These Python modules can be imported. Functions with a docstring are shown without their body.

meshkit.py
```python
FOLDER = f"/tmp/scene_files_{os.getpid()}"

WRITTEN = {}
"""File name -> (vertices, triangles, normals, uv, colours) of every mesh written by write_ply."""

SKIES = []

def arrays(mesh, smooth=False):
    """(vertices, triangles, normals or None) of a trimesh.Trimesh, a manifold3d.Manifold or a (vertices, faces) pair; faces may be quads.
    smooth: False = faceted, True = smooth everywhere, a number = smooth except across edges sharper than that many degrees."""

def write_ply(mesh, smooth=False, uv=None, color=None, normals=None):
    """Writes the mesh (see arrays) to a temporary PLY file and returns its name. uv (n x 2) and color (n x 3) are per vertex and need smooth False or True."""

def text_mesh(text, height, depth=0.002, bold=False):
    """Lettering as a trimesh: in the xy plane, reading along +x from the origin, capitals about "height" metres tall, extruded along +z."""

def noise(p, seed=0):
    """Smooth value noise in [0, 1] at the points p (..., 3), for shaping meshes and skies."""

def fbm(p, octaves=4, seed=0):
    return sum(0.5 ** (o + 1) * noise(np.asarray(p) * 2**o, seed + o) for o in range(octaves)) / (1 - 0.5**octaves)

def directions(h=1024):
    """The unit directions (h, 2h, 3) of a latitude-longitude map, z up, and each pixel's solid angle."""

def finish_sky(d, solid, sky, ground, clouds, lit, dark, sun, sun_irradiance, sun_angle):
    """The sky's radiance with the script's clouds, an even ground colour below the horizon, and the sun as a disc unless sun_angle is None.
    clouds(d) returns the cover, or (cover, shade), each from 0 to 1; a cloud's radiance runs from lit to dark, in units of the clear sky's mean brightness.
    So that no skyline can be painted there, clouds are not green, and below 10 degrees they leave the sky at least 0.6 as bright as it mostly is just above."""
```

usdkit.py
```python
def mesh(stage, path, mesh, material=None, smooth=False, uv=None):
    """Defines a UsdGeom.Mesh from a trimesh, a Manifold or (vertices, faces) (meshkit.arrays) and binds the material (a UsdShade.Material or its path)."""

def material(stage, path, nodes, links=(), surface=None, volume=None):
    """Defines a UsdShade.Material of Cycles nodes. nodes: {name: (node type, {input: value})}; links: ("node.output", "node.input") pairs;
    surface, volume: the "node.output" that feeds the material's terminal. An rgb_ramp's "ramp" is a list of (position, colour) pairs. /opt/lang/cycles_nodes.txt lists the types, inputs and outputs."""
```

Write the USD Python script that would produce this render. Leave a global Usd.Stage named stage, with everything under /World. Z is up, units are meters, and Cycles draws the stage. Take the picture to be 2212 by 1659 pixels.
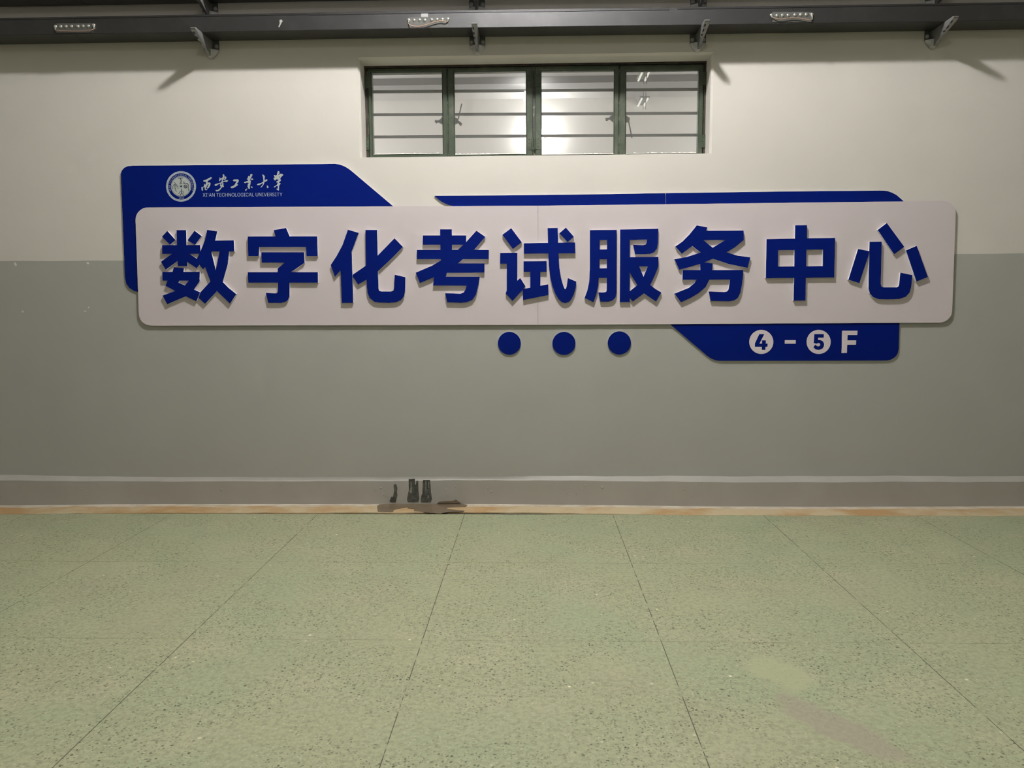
import math, numpy as np, trimesh, usdkit, meshkit
import manifold3d as m3
from shapely.geometry import Polygon, LineString, Point, box as sbox
from shapely.ops import unary_union
from pxr import Usd, UsdGeom, UsdLux, UsdShade, Gf, Sdf

stage = Usd.Stage.CreateInMemory()
UsdGeom.SetStageUpAxis(stage, 'Z')
UsdGeom.Xform.Define(stage, '/World')
UsdGeom.Scope.Define(stage, '/World/Looks')

# ------------------------------------------------------------------ camera
FOC, PITCH, YAW, ROLL, CAMH, DIST = 1674.905, .0977, .0284, -.0059, 1.23, 4.788   # focal length in picture widths of 2212
_F = np.array([-math.sin(YAW) * math.cos(PITCH), math.cos(YAW) * math.cos(PITCH), -math.sin(PITCH)])
_R = np.array([math.cos(YAW), math.sin(YAW), 0.])
_U = np.cross(_R, _F)
AX = np.array([_R * math.cos(ROLL) + _U * math.sin(ROLL), _U * math.cos(ROLL) - _R * math.sin(ROLL), _F])
EYE = np.array([0, -DIST, CAMH])
cam = UsdGeom.Camera.Define(stage, '/World/camera')
cam.CreateHorizontalApertureAttr(36.0)
cam.CreateVerticalApertureAttr(27.0)
cam.CreateFocalLengthAttr(36.0 * FOC / 2212)
cam.CreateClippingRangeAttr(Gf.Vec2f(.05, 60))
_m = Gf.Matrix4d(1)
for i, v in enumerate((AX[0], AX[1], -AX[2], EYE)):
    _m.SetRow(i, Gf.Vec4d(*map(float, v), 1.0 if i == 3 else 0.0))
cam.AddTransformOp().Set(_m)
EXPOSURE = 0.0
cam.CreateExposureAttr(EXPOSURE)

# ------------------------------------------------------------------ lights: a row of round ceiling lamps across the hall, one just in front of the sign, the next behind the camera
for _nm, _p, _i in (('main_lamp', (-.05, -1.7, 4.33), 130.0), ('hall_lamp', (-.05, -6.4, 4.25), 20.0), ('beyond_lamp', (-2.6, 2.1, 2.2), 20.0), ('beyond_lamp_001', (2.9, 2.1, 2.2), 20.0)):
    sl = UsdLux.SphereLight.Define(stage, '/World/' + _nm)
    sl.CreateRadiusAttr(.09)
    sl.CreateNormalizeAttr(True)
    sl.CreateIntensityAttr(_i)
    sl.CreateColorAttr(Gf.Vec3f(1.0, .975, .985))
    UsdGeom.Xformable(sl).AddTranslateOp().Set(Gf.Vec3d(*_p))


def at(x, y, Y=0.):
    """The point of the plane Y (wall face = 0, the room is at negative Y) that the photograph shows at x, y."""
    d = np.array([(x - 1106) / FOC, -(y - 829.5) / FOC, 1.]) @ AX
    return EYE + d * ((Y + DIST) / d[1])


def fl(x, y, z=0.):
    d = np.array([(x - 1106) / FOC, -(y - 829.5) / FOC, 1.]) @ AX
    return EYE + d * ((z - CAMH) / d[2])


# ------------------------------------------------------------------ materials
def mat(name, color, rough=.5, metal=0., spec=.5, bump=None, vary=None, extra=None):
    """Principled look. vary = (other colour, noise scale, low, high); bump = (noise scale, strength, distance)."""
    n = {'p': ('principled_bsdf', dict(base_color=color, roughness=rough, metallic=metal, specular_ior_level=spec, **(extra or {}))), 'g': ('geometry', {})}
    l = []
    if vary:
        c2, sc, lo, hi = vary
        n['vn'] = ('noise_texture', dict(scale=sc, detail=4.0, roughness=.6))
        n['vr'] = ('map_range', dict(from_min=lo, from_max=hi, clamp=True))
        n['vm'] = ('mix_color', dict(a=color, b=c2))
        l += [('g.position', 'vn.vector'), ('vn.fac', 'vr.value'), ('vr.result', 'vm.fac'), ('vm.result', 'p.base_color')]
    if bump:
        n['bn'] = ('noise_texture', dict(scale=bump[0], detail=3.0))
        n['b'] = ('bump', dict(strength=bump[1], distance=bump[2]))
        l += [('g.position', 'bn.vector'), ('bn.fac', 'b.height'), ('b.normal', 'p.normal')]
    return usdkit.material(stage, '/World/Looks/' + name, n, l, surface='p.BSDF')


CREAM, GREY = (.595, .57, .515), (.362, .362, .325)


def wall_paint():
    n = {'g': ('geometry', {}), 's': ('separate_xyz', {}), 'wn': ('noise_texture', dict(scale=1.3, detail=2.0)),
         'wr': ('map_range', dict(from_min=.3, from_max=.7, to_min=-.004, to_max=.004)), 'z': ('math', dict(math_type='add')),
         'lt': ('math', dict(math_type='less_than', value2=1.5379)), 'mix': ('mix_color', dict(a=CREAM, b=GREY)),
         'vn': ('noise_texture', dict(scale=2.2, detail=5.0, roughness=.6)), 'vr': ('map_range', dict(from_min=.3, from_max=.7, to_min=.97, to_max=1.02)),
         'mul': ('mix_color', dict(blend_type='multiply', fac=1.0)), 'bn': ('noise_texture', dict(scale=5.0, detail=5.0, roughness=.6)),
         'b': ('bump', dict(strength=.4, distance=.005)), 'p': ('principled_bsdf', dict(roughness=.55, specular_ior_level=.3))}
    l = [('g.position', 's.vector'), ('g.position', 'wn.vector'), ('wn.fac', 'wr.value'), ('s.z', 'z.value1'), ('wr.result', 'z.value2'), ('z.value', 'lt.value1'),
         ('lt.value', 'mix.fac'), ('g.position', 'vn.vector'), ('vn.fac', 'vr.value'), ('mix.result', 'mul.a'), ('vr.result', 'mul.b'), ('mul.result', 'p.base_color'),
         ('g.position', 'bn.vector'), ('bn.fac', 'b.height'), ('b.normal', 'p.normal')]
    return usdkit.material(stage, '/World/Looks/wall_paint', n, l, surface='p.BSDF')


def faced(name, face, side, rough=.5):
    """Cut foam board: the printed face (towards the room) has one colour, the sawn edges another."""
    n = {'g': ('geometry', {}), 's': ('separate_xyz', {}), 'lt': ('math', dict(math_type='less_than', value2=-.7)), 'm': ('mix_color', dict(a=side, b=face)),
         'p': ('principled_bsdf', dict(roughness=rough, specular_ior_level=.05))}
    return usdkit.material(stage, '/World/Looks/' + name, n, [('g.true_normal', 's.vector'), ('s.y', 'lt.value1'), ('lt.value', 'm.fac'), ('m.result', 'p.base_color')], surface='p.BSDF')


def terrazzo():
    n = {'g': ('geometry', {}), 's': ('separate_xyz', {}), 'p': ('principled_bsdf', dict(roughness=.5, specular_ior_level=.3))}
    l = [('g.position', 's.vector')]

    def noise(k, scale, lo, hi, a=0., b=1., detail=3., rough=.55, dist=0.):
        n[k] = ('noise_texture', dict(scale=scale, detail=detail, roughness=rough, distortion=dist))
        n[k + 'r'] = ('map_range', dict(from_min=lo, from_max=hi, to_min=a, to_max=b, clamp=True))
        l.extend([('g.position', k + '.vector'), (k + '.fac', k + 'r.value')])
        return k + 'r.result'

    def mix(k, a, b, fac):
        n[k] = ('mix_color', dict(**({} if isinstance(a, str) else {'a': a}), **({} if isinstance(b, str) else {'b': b})))
        for x, y in ((a, 'a'), (b, 'b')):
            if isinstance(x, str): l.append((x, f'{k}.{y}'))
        l.append((fac, k + '.fac'))
        return k + '.result'

    def mul(k, a, b, t='multiply'):
        n[k] = ('math', dict(math_type=t, **({} if isinstance(a, str) else {'value1': a}), **({} if isinstance(b, str) else {'value2': b})))
        for x, y in ((a, 'value1'), (b, 'value2')):
            if isinstance(x, str): l.append((x, f'{k}.{y}'))
        return k + '.value'

    c = mix('c0', (.330, .335, .205), (.290, .330, .200), noise('n0', 1.1, .35, .65))
    c = mix('c1', c, (.375, .365, .235), noise('n1', 2.7, .5, .72, 0, .8))
    c = mix('c2', c, (.300, .275, .190), noise('n2', 1.7, .58, .75, 0, .6, dist=.4))
    c = mix('c3', c, (.225, .235, .150), noise('n3', 55, .42, .68, 0, .8, detail=5))
    c = mix('c4', c, (.42, .41, .28), noise('n4', 80, .55, .75, 0, .6, detail=3))
    # aggregate chips: cells of a Voronoi pattern, thinned where the cement surface has been left smooth
    def spill(k, p0, p1, wide, top):
        """A ragged oval between two points of the floor."""
        cx, cy = (p0 + p1)[:2] / 2
        half = np.hypot(*(p1 - p0)[:2]) / 2
        n[k + 'p'] = ('mapping', dict(mapping_type='texture', location=(cx, cy, 0), rotation=(0, 0, math.atan2(p1[1] - p0[1], p1[0] - p0[0])), scale=(half, wide, 1)))
        n[k + 'w'] = ('noise_texture', dict(scale=7., detail=4., roughness=.65))
        n[k + 'l'] = ('vector_math', dict(math_type='length'))
        n[k + 'a'] = ('math', dict(math_type='multiply_add', value2=1.6))
        n[k + 'r'] = ('map_range', dict(from_min=1.6, from_max=1.95, to_min=top, to_max=0., clamp=True))
        l.extend([('g.position', k + 'p.vector'), ('g.position', k + 'w.vector'), ('%sp.vector' % k, k + 'l.vector1'), (k + 'w.fac', k + 'a.value1'), (k + 'l.value', k + 'a.value3'), (k + 'a.value', k + 'r.value')])
        return k + 'r.result'

    dens = noise('d0', 2.9, .38, .52, a=.12, detail=4., rough=.6)
    smooth = spill('sm', fl(1640, 1420), fl(1730, 1490), .085, .8)
    c = mix('smc', c, (.338, .352, .213), smooth)
    n['sinv'] = ('math', dict(math_type='subtract', value1=1.))
    l.append((smooth, 'sinv.value2'))
    dens = mul('dens2', dens, 'sinv.value')
    for k, scale, rad, keep, col, amount in (('a', 78, .27, .52, (.060, .070, .042), 1.0), ('b', 125, .30, .42, (.115, .125, .078), 1.0), ('e', 95, .24, .68, (.46, .445, .32), .8), ('w', 26, .085, .955, (.75, .70, .52), 1.)):
        n[k + 'd'] = ('noise_texture', dict(scale=scale * 1.4, detail=2.))
        n[k + 'x'] = ('mix_vector', dict(fac=(.010 if k != 'w' else .004)))
        n[k + 'v'] = ('voronoi_texture', dict(scale=scale, randomness=1.))
        l.extend([('g.position', k + 'd.vector'), ('g.position', k + 'x.a'), (k + 'd.color', k + 'x.b'), (k + 'x.result', k + 'v.vector')])
        n[k + 'sep'] = ('separate_color', {})
        l.append((k + 'v.color', k + 'sep.color'))
        n[k + 'edge'] = ('map_range', dict(from_min=rad, from_max=rad + .10, to_min=1., to_max=0., clamp=True))
        l.append((k + 'v.distance', k + 'edge.value'))
        sel = mul(k + 's', k + 'sep.r', keep, 'greater_than')
        var = mul(k + 'q', k + 'sep.g', amount)
        f = mul(k + 'f', mul(k + 'h', sel, k + 'edge.result'), var)
        if k in 'ab': f = mul(k + 'dd', f, dens)
        c = mix(k + 'c', c, col, f)
    # a mauve dried spill, lying where it dried
    c = mix('mm', c, (.285, .245, .195), spill('m', fl(1690, 1512), fl(1960, 1640), .075, .6))
    n['lift'] = ('mix_color', dict(blend_type='multiply', fac=1.0, b=(1.10, 1.11, 1.10)))
    l.extend([(c, 'lift.a'), ('lift.result', 'p.base_color')])
    n['bn'] = ('noise_texture', dict(scale=70., detail=3.))
    n['b'] = ('bump', dict(strength=.15, distance=.003))
    l.extend([('g.position', 'bn.vector'), ('bn.fac', 'b.height'), ('b.normal', 'p.normal')])
    return usdkit.material(stage, '/World/Looks/terrazzo', n, l, surface='p.BSDF')


def emit(name, color, strength):
    return usdkit.material(stage, '/World/Looks/' + name, {'e': ('emission', dict(color=color, strength=strength))}, [], surface='e.emission')


def glass_pane():
    n = {'t': ('transparent_bsdf', dict(color=(.93, .94, .93))), 'gl': ('glossy_bsdf', dict(color=(1, 1, 1), roughness=.02)), 'f': ('fresnel', dict(IOR=1.5)),
         'm': ('mix_closure', {}), 'd': ('diffuse_bsdf', dict(color=(.6, .6, .58))), 'm2': ('mix_closure', dict(fac=.10))}
    l = [('t.BSDF', 'm.closure1'), ('gl.BSDF', 'm.closure2'), ('f.fac', 'm.fac'), ('m.closure', 'm2.closure1'), ('d.BSDF', 'm2.closure2')]
    return usdkit.material(stage, '/World/Looks/window_glass', n, l, surface='m2.closure')


BLUE, EDGE = (.0012, .0085, .125), (.72, .70, .70)
M = dict(
    wall=wall_paint(), floor=terrazzo(), glass=glass_pane(),
    blue=faced('blue_foam_board', BLUE, EDGE, .45), white=faced('white_foam_board', (.565, .508, .512), (.74, .69, .69), .5),
    print_blue=mat('blue_print', BLUE, .45, spec=.05), print_white=mat('white_print', (.62, .55, .57), .5, spec=.25),
    print_silver=mat('silver_print', (.40, .46, .50), .45, spec=.3, vary=((.33, .38, .45), 90, .4, .65)), print_pale=mat('pale_print', (.40, .44, .42), .45, spec=.3),
    print_ink=mat('dark_print', (.02, .025, .035), .45, spec=.3), print_ring=mat('ring_print', (.30, .35, .41), .45, spec=.3, vary=((.42, .46, .47), 160, .45, .62)),
    ceiling=mat('ceiling_paint', (.62, .61, .58), .8), skirting=mat('skirting_paint', (.335, .322, .285), .5, spec=.35, bump=(14, .35, .006), vary=((.362, .35, .31), 3.5, .35, .65)),
    subfloor=mat('joint_shadow', (.06, .06, .045), .9), joint=mat('joint_filler', (.085, .085, .06), .8, vary=((.33, .34, .215), 11, .54, .60)),
    joint_pale=mat('joint_filler_pale', (.10, .105, .07), .8, vary=((.32, .335, .21), 7, .46, .54)),
    border=mat('border_mortar', (.41, .265, .125), .8, spec=.2, vary=((.49, .40, .25), 2.4, .40, .58), bump=(30, .5, .006)), border_pale=mat('lime_line', (.55, .50, .40), .85, vary=((.42, .36, .27), 9, .4, .65)),
    wet=mat('damp_stain', (.135, .100, .060), .35, vary=((.17, .13, .085), 14, .4, .6)), drip=mat('dark_paint_drip', (.042, .044, .038), .35, vary=((.095, .098, .082), 40, .42, .62)), chip=mat('bare_plaster', (.62, .59, .52), .8),
    tray=mat('tray_coating', (.075, .075, .075), .40, metal=.85, spec=.5, vary=((.095, .095, .095), 6, .5, .75), bump=(2.0, .06, .006)), lid=mat('tray_lid_coating', (.05, .05, .05), .40, metal=.7, spec=.5), splice=mat('splice_coating', (.075, .075, .068), .6, spec=.3),
    zinc=mat('galvanised_steel', (.50, .50, .485), .42, metal=.3, vary=((.38, .38, .37), 22, .4, .6)), zinc_mid=mat('galvanised_arm', (.25, .25, .24), .4, metal=.45, vary=((.19, .19, .185), 18, .4, .6)), zinc_dark=mat('galvanised_plate', (.14, .14, .135), .45, metal=.5), steel=mat('bolt_steel', (.70, .71, .66), .25, metal=.9), copper=mat('earth_wire', (.34, .22, .15), .4, metal=.3),
    sticker=mat('sticker_paper', (.27, .27, .265), .5), splash=mat('paint_splash', (.36, .355, .33), .7),
    green=mat('window_paint', (.042, .058, .036), .5, spec=.3, vary=((.080, .092, .066), 9, .45, .65), bump=(60, .25, .003)), frame=mat('window_frame_paint', (.035, .042, .03), .55, vary=((.16, .15, .12), 16, .48, .62), bump=(60, .4, .004)),
    gap=mat('frame_gap', (.02, .018, .013), .8, vary=((.05, .035, .025), 20, .4, .6)),
    bar=mat('security_bar_paint', (.25, .25, .23), .5), latch=mat('latch_paint', (.16, .155, .13), .5), beyond=mat('beyond_plaster', (.80, .775, .74), .8), beyond_ceiling=mat('beyond_ceiling_plaster', (.58, .57, .56), .8), beam=mat('beyond_beam_paint', (.33, .325, .33), .8),
    tube=emit('tube_light', (1, .97, .88), 1.1), globe=emit('wall_globe', (1, .985, .96), 170.0), fixture=mat('lamp_fixture_paint', (.30, .30, .28), .5),
)
# ------------------------------------------------------------------ prim helpers
_count = {}


def numbered(path):
    k = _count.get(path, 0)
    _count[path] = k + 1
    return path if k == 0 else f'{path}_{k:03d}'


def key(prim, **kw):
    for k, v in kw.items():
        if v: prim.SetCustomDataByKey(k, v)


def obj(name, mesh, m, parent='/World', smooth=False, **kw):
    p = usdkit.mesh(stage, numbered(f'{parent}/{name}'), mesh, m, smooth=smooth)
    key(p.GetPrim(), **kw)
    return str(p.GetPath())


def thing(name, parent='/World', loc=None, **kw):
    x = UsdGeom.Xform.Define(stage, numbered(f'{parent}/{name}'))
    if loc is not None: x.AddTranslateOp().Set(Gf.Vec3d(*map(float, loc)))
    key(x.GetPrim(), **kw)
    return str(x.GetPath())


def bx(x0, x1, y0, y1, z0, z1):
    m = trimesh.creation.box([x1 - x0, y1 - y0, z1 - z0])
    m.apply_translation([(x0 + x1) / 2, (y0 + y1) / 2, (z0 + z1) / 2])
    return m


def cat(*ms): return trimesh.util.concatenate(list(ms))


def hull(pts): return m3.Manifold.hull_points(np.asarray(pts, np.float32))


def mbox(x0, x1, y0, y1, z0, z1): return m3.Manifold.cube([x1 - x0, y1 - y0, z1 - z0]).translate([x0, y0, z0])


def T(man):
    q = man.to_mesh()
    return trimesh.Trimesh(q.vert_properties[:, :3], q.tri_verts, process=False)


def polys(g): return [p for p in getattr(g, 'geoms', [g]) if p.geom_type == 'Polygon' and p.area > 0]


def plate(shape, Yf, t, on=None):
    """Extrudes an outline traced on the photograph (in its pixels) to a board of thickness t whose face lies in the plane Yf."""
    out = []
    for g in polys(shape):
        conv = lambda ring: [tuple(at(x, y, Yf)[[0, 2]]) for x, y in ring.coords]
        q = Polygon(conv(g.exterior), [conv(r) for r in g.interiors]).buffer(0)
        for h in polys(q):
            m = trimesh.creation.extrude_polygon(h, t, engine='earcut')
            v = m.vertices
            out.append(trimesh.Trimesh(np.stack([v[:, 0], Yf + t - v[:, 2], v[:, 1]], 1), m.faces, process=False))
    return cat(*out)


def decal(shape, z, t):
    """The same for a patch that lies on the floor."""
    out = []
    for g in polys(shape):
        q = Polygon([tuple(fl(x, y, z)[:2]) for x, y in g.exterior.coords]).buffer(0)
        for h in polys(q):
            m = trimesh.creation.extrude_polygon(h, t, engine='earcut')
            m.apply_translation([0, 0, z - t])
            out.append(m)
    return cat(*out)


def tr(ox, oy, s, *polygons):
    """Outlines traced on an enlarged crop of the photograph (crop origin ox, oy, enlargement s), joined."""
    return unary_union([Polygon([(ox + x / s, oy + y / s) for x, y in p]).buffer(0) for p in polygons])


def stroke(ox, oy, s, w, *pts): return LineString([(ox + x / s, oy + y / s) for x, y in pts]).buffer(w / s / 2, quad_segs=3)


def tube(pts, r, n=8):
    pts = np.asarray(pts, float)
    v, f = [], []
    for i, p in enumerate(pts):
        d = pts[min(i + 1, len(pts) - 1)] - pts[max(i - 1, 0)]
        d /= np.linalg.norm(d)
        u = np.cross(d, [0, 0, 1.] if abs(d[2]) < .9 else [0, 1., 0])
        u /= np.linalg.norm(u)
        w = np.cross(d, u)
        for k in range(n):
            a = 2 * math.pi * k / n
            v.append(p + r * (math.cos(a) * u + math.sin(a) * w))
    for i in range(len(pts) - 1):
        for k in range(n):
            a, b = i * n + k, i * n + (k + 1) % n
            f += [[a, b, a + n], [b, b + n, a + n]]
    for c, o in ((0, 0), (len(pts) - 1, 1)):
        v.append(pts[c])
        q = len(v) - 1
        for k in range(n):
            a, b = c * n + k, c * n + (k + 1) % n
            f.append([q, b, a] if o == 0 else [q, a, b])
    m = trimesh.Trimesh(np.array(v), np.array(f), process=False)
    m.fix_normals()
    return m


def prism_x(profile, x0, x1):
    """A profile of (y, z) pairs swept from x0 to x1."""
    m = trimesh.creation.extrude_polygon(Polygon(profile).buffer(0), x1 - x0, engine='earcut')
    v = m.vertices
    return trimesh.Trimesh(np.stack([x0 + v[:, 2], v[:, 0], v[:, 1]], 1), m.faces, process=False)


# ================================================================== the room
WX0, WX1, WZ0, WZ1 = -1.047, 1.064, 2.142, 2.726          # window opening
CEIL, XE, YB = 4.45, 6.2, -8.2
wall = mbox(-XE, XE, 0, .24, -.05, CEIL)
op = mbox(WX0 + .006, WX1 - .006, -.05, .3, WZ0 + .004, WZ1 - .006)
fr = .016
flare = hull([(x, y, z) for y, g in ((-.001, .012), (.018, 0)) for x in (WX0 + .006 - g, WX1 - .006 + g) for z in (WZ0 + .004 - (.002 if g else 0), WZ1 - .006 + g)])
wall = wall - op - flare
wb = thing('wall_back', kind='structure', label='plastered wall, cream above and grey below, behind the sign')
obj('plaster', T(wall), M['wall'], wb)
for x, y, w, h, a in ((33, 570.5, 5, 9, -25), (189.6, 568.3, 6, 5, 30), (191.5, 664.2, 4, 3.5, -30), (184, 672.3, 6, 2.6, 0), (49.2, 673, 4.6, 4, 0), (1923.6, 172.5, 4, 6, 30)):
    from shapely import affinity
    e = affinity.rotate(affinity.scale(Point(x, y).buffer(.5, quad_segs=3), w, h), a)
    obj('paint_chip', plate(e, -.0006, .0012), M['chip'], wb)
struct = lambda n, m, k: obj(n, m, M[k], kind='structure', label=None)
obj('ceiling', bx(-XE, XE, YB, .24, CEIL, CEIL + .1), M['ceiling'], kind='structure', label='plain ceiling of the hall')
obj('wall_left', bx(-XE - .1, -XE, YB, .24, -.05, CEIL), M['wall'], kind='structure', label='left end wall of the hall')
obj('wall_right', bx(XE, XE + .1, YB, .24, -.05, CEIL), M['wall'], kind='structure', label='right end wall of the hall')
obj('wall_front', bx(-XE, XE, YB - .1, YB, -.05, CEIL), M['wall'], kind='structure', label='wall behind the camera')

# floor: cast terrazzo fields between thin divider strips, and a mortar border along the wall
JX, JY, JS = .4677, -.2429, .8865
floor = thing('floor', kind='structure', label='green speckled terrazzo floor cast in large square fields')
obj('screed', bx(-XE, XE, YB, 0, -.06, -.008), M['subfloor'], floor)
for r in range(9):
    y1 = JY - r * JS - (.001 if r else 0)
    y0 = max(JY - (r + 1) * JS + .001, YB)
    for k in range(-7, 7):
        x0, x1 = max(JX + k * JS + .0016, -XE), min(JX + (k + 1) * JS - .0016, XE)
        if x1 - x0 > .05: obj('floor_panel', bx(x0, x1, y0, y1, -.008, 0), M['floor'], floor)
    if r: obj('divider_strip', bx(-XE, XE, JY - r * JS - .0009, JY - r * JS + .0009, -.008, -.0004), M['joint_pale'], floor)
for k in range(-7, 7):
    x = JX + k * JS
    if abs(x) < XE: obj('divider_strip', bx(x - .0015, x + .0015, YB, JY, -.008, -.0006), M['joint'], floor)

# skirting: plaster upstand, its top ledge and foot a little uneven as traced
sx = np.array([-6.2, -3.34, -2.66, -1.6, -.9, -.26, .42, .99, 1.78, 2.86, 6.2])
sy = np.array([-.06, -.058, -.028, -.018, -.014, -.012, -.03, -.06, -.067, -.05, -.05])
ztop_px = [(0, 1037), (253, 1039), (500, 1039), (760, 1038.5), (1066, 1036.2), (1350, 1038.5), (1500, 1040), (1652, 1041), (1900, 1040), (2158, 1040)]
zx, zz = [-6.2], []
for q in ztop_px:
    Yk = np.interp(at(*q, -.03)[0], sx, sy)
    p = at(*q, Yk)
    zx.append(p[0]); zz.append(p[2])
zx.append(6.2); zz = [zz[0]] + zz + [zz[-1]]
xs = np.linspace(-6.2, 6.2, 249)
prof = []
for x in xs:
    yf, zt = float(np.interp(x, sx, sy)), float(np.interp(x, zx, zz)) + .0012 * math.sin(9 * x) + .0008 * math.sin(23 * x + 1)
    prof.append([(x, 0, 0), (x, yf, 0), (x, yf, zt - .003), (x, yf + .003, zt), (x, min(-.001, yf + .012), zt + .004), (x, 0, zt + .021)])
prof = np.array(prof)
nP = prof.shape[1]
V = prof.reshape(-1, 3)
Fc = []
for i in range(len(xs) - 1):
    for k in range(nP):
        a, b = i * nP + k, i * nP + (k + 1) % nP
        Fc += [[a, b, a + nP], [b, b + nP, a + nP]]
for i in (0, len(xs) - 1):
    for k in range(1, nP - 1): Fc.append([i * nP, i * nP + k, i * nP + k + 1] if i == 0 else [i * nP, i * nP + k + 1, i * nP + k])
sk = trimesh.Trimesh(V, np.array(Fc), process=False)
sk.fix_normals()
base = thing('baseboard_back', kind='structure', label='grey painted plaster skirting with a sloping top ledge')
obj('upstand', sk, M['skirting'], base, smooth=25)
Yd = -.0135
dr = lambda *p: tr(760, 1000, 5.53, *p)
for pl, yy in ((dr([(500, 262), (518, 252), (530, 262), (545, 300), (538, 345), (545, 390), (532, 430), (525, 466), (488, 466), (450, 458), (470, 405), (492, 405), (505, 340)]), -.0165),
           (dr([(678, 195), (752, 188), (755, 260), (765, 262), (770, 215), (792, 212), (795, 330), (806, 420), (795, 466), (675, 468), (658, 440), (668, 385), (680, 330), (705, 362), (714, 355), (712, 230), (704, 230), (700, 340), (682, 320)]), -.0152),
           (dr([(850, 205), (935, 205), (945, 345), (958, 430), (945, 470), (830, 470), (822, 445), (832, 385), (842, 370)]) - dr([(880, 215), (890, 215), (888, 330), (882, 330)], [(905, 390), (915, 385), (915, 420), (907, 420)], [(915, 225), (922, 225), (925, 300), (918, 300)]), -.0148)):
    obj('paint_drip', plate(pl, yy - .0006, .0022), M['drip'], base)
rng = np.random.default_rng(5)
lumps = []
for px, py, r in [(903, 1055, 2.2), (962, 1056, 2.6), (984, 1051, 2.2), (1061, 1062, 3.2), (1053, 1055, 2.), (812, 1058, 2.4), (823, 1054, 2.8), (829, 1068, 2.2), (1301, 1053, 3.6), (1264, 1049, 3.), (1231, 1053, 2.2), (1247, 1066, 2.6), (1226, 1065, 2.), (1259, 1058, 2.), (1477, 1057, 3.), (478, 1058, 3.), (175, 1056, 2.5), (216, 1048, 2.6), (606, 1047, 2.4), (634, 1050, 2.4), (1199, 1043, 2.6)] + [(x, y, 1.6) for x, y in zip(rng.uniform(0, 2212, 40), rng.uniform(1046, 1080, 40))]:
    yk = float(np.interp(at(px, py, -.03)[0], sx, sy))
    c = at(px, py, yk)
    e = trimesh.creation.icosphere(1, .0022 * r)
    e.apply_scale([1, .45, 1.2])
    e.apply_translation(c)
    lumps.append(e)
obj('plaster_lump', cat(*lumps), M['skirting'], base, smooth=True, kind='stuff')
# mortar border with a pale lime line against the skirting
ox = [(-400, 1112), (20, 1110), (253, 1108), (610, 1107.5), (1066, 1106), (1300, 1109.5), (1500, 1112.5), (1778, 1113.5), (2158, 1114), (2500, 1114)]
ex = [fl(*q, .002) for q in ox]
exx, exy = [p[0] for p in ex], [p[1] for p in ex]
bxs = np.linspace(-6.2, 6.2, 200)


def ribbon(ya, yb, z0, z1):
    """A slab between two edge curves ya(x) < yb(x)."""
    v = []
    for x in bxs: v += [(x, ya(x), z0), (x, ya(x), z1 - .001), (x, ya(x) + .003, z1), (x, yb(x), z1), (x, yb(x), z0)]
    f = []
    for i in range(len(bxs) - 1):
        for k in range(5):
            a, b = i * 5 + k, i * 5 + (k + 1) % 5
            f += [[a, b, a + 5], [b, b + 5, a + 5]]
    m = trimesh.Trimesh(np.array(v), np.array(f), process=False)
    m.fix_normals()
    return m


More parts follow.
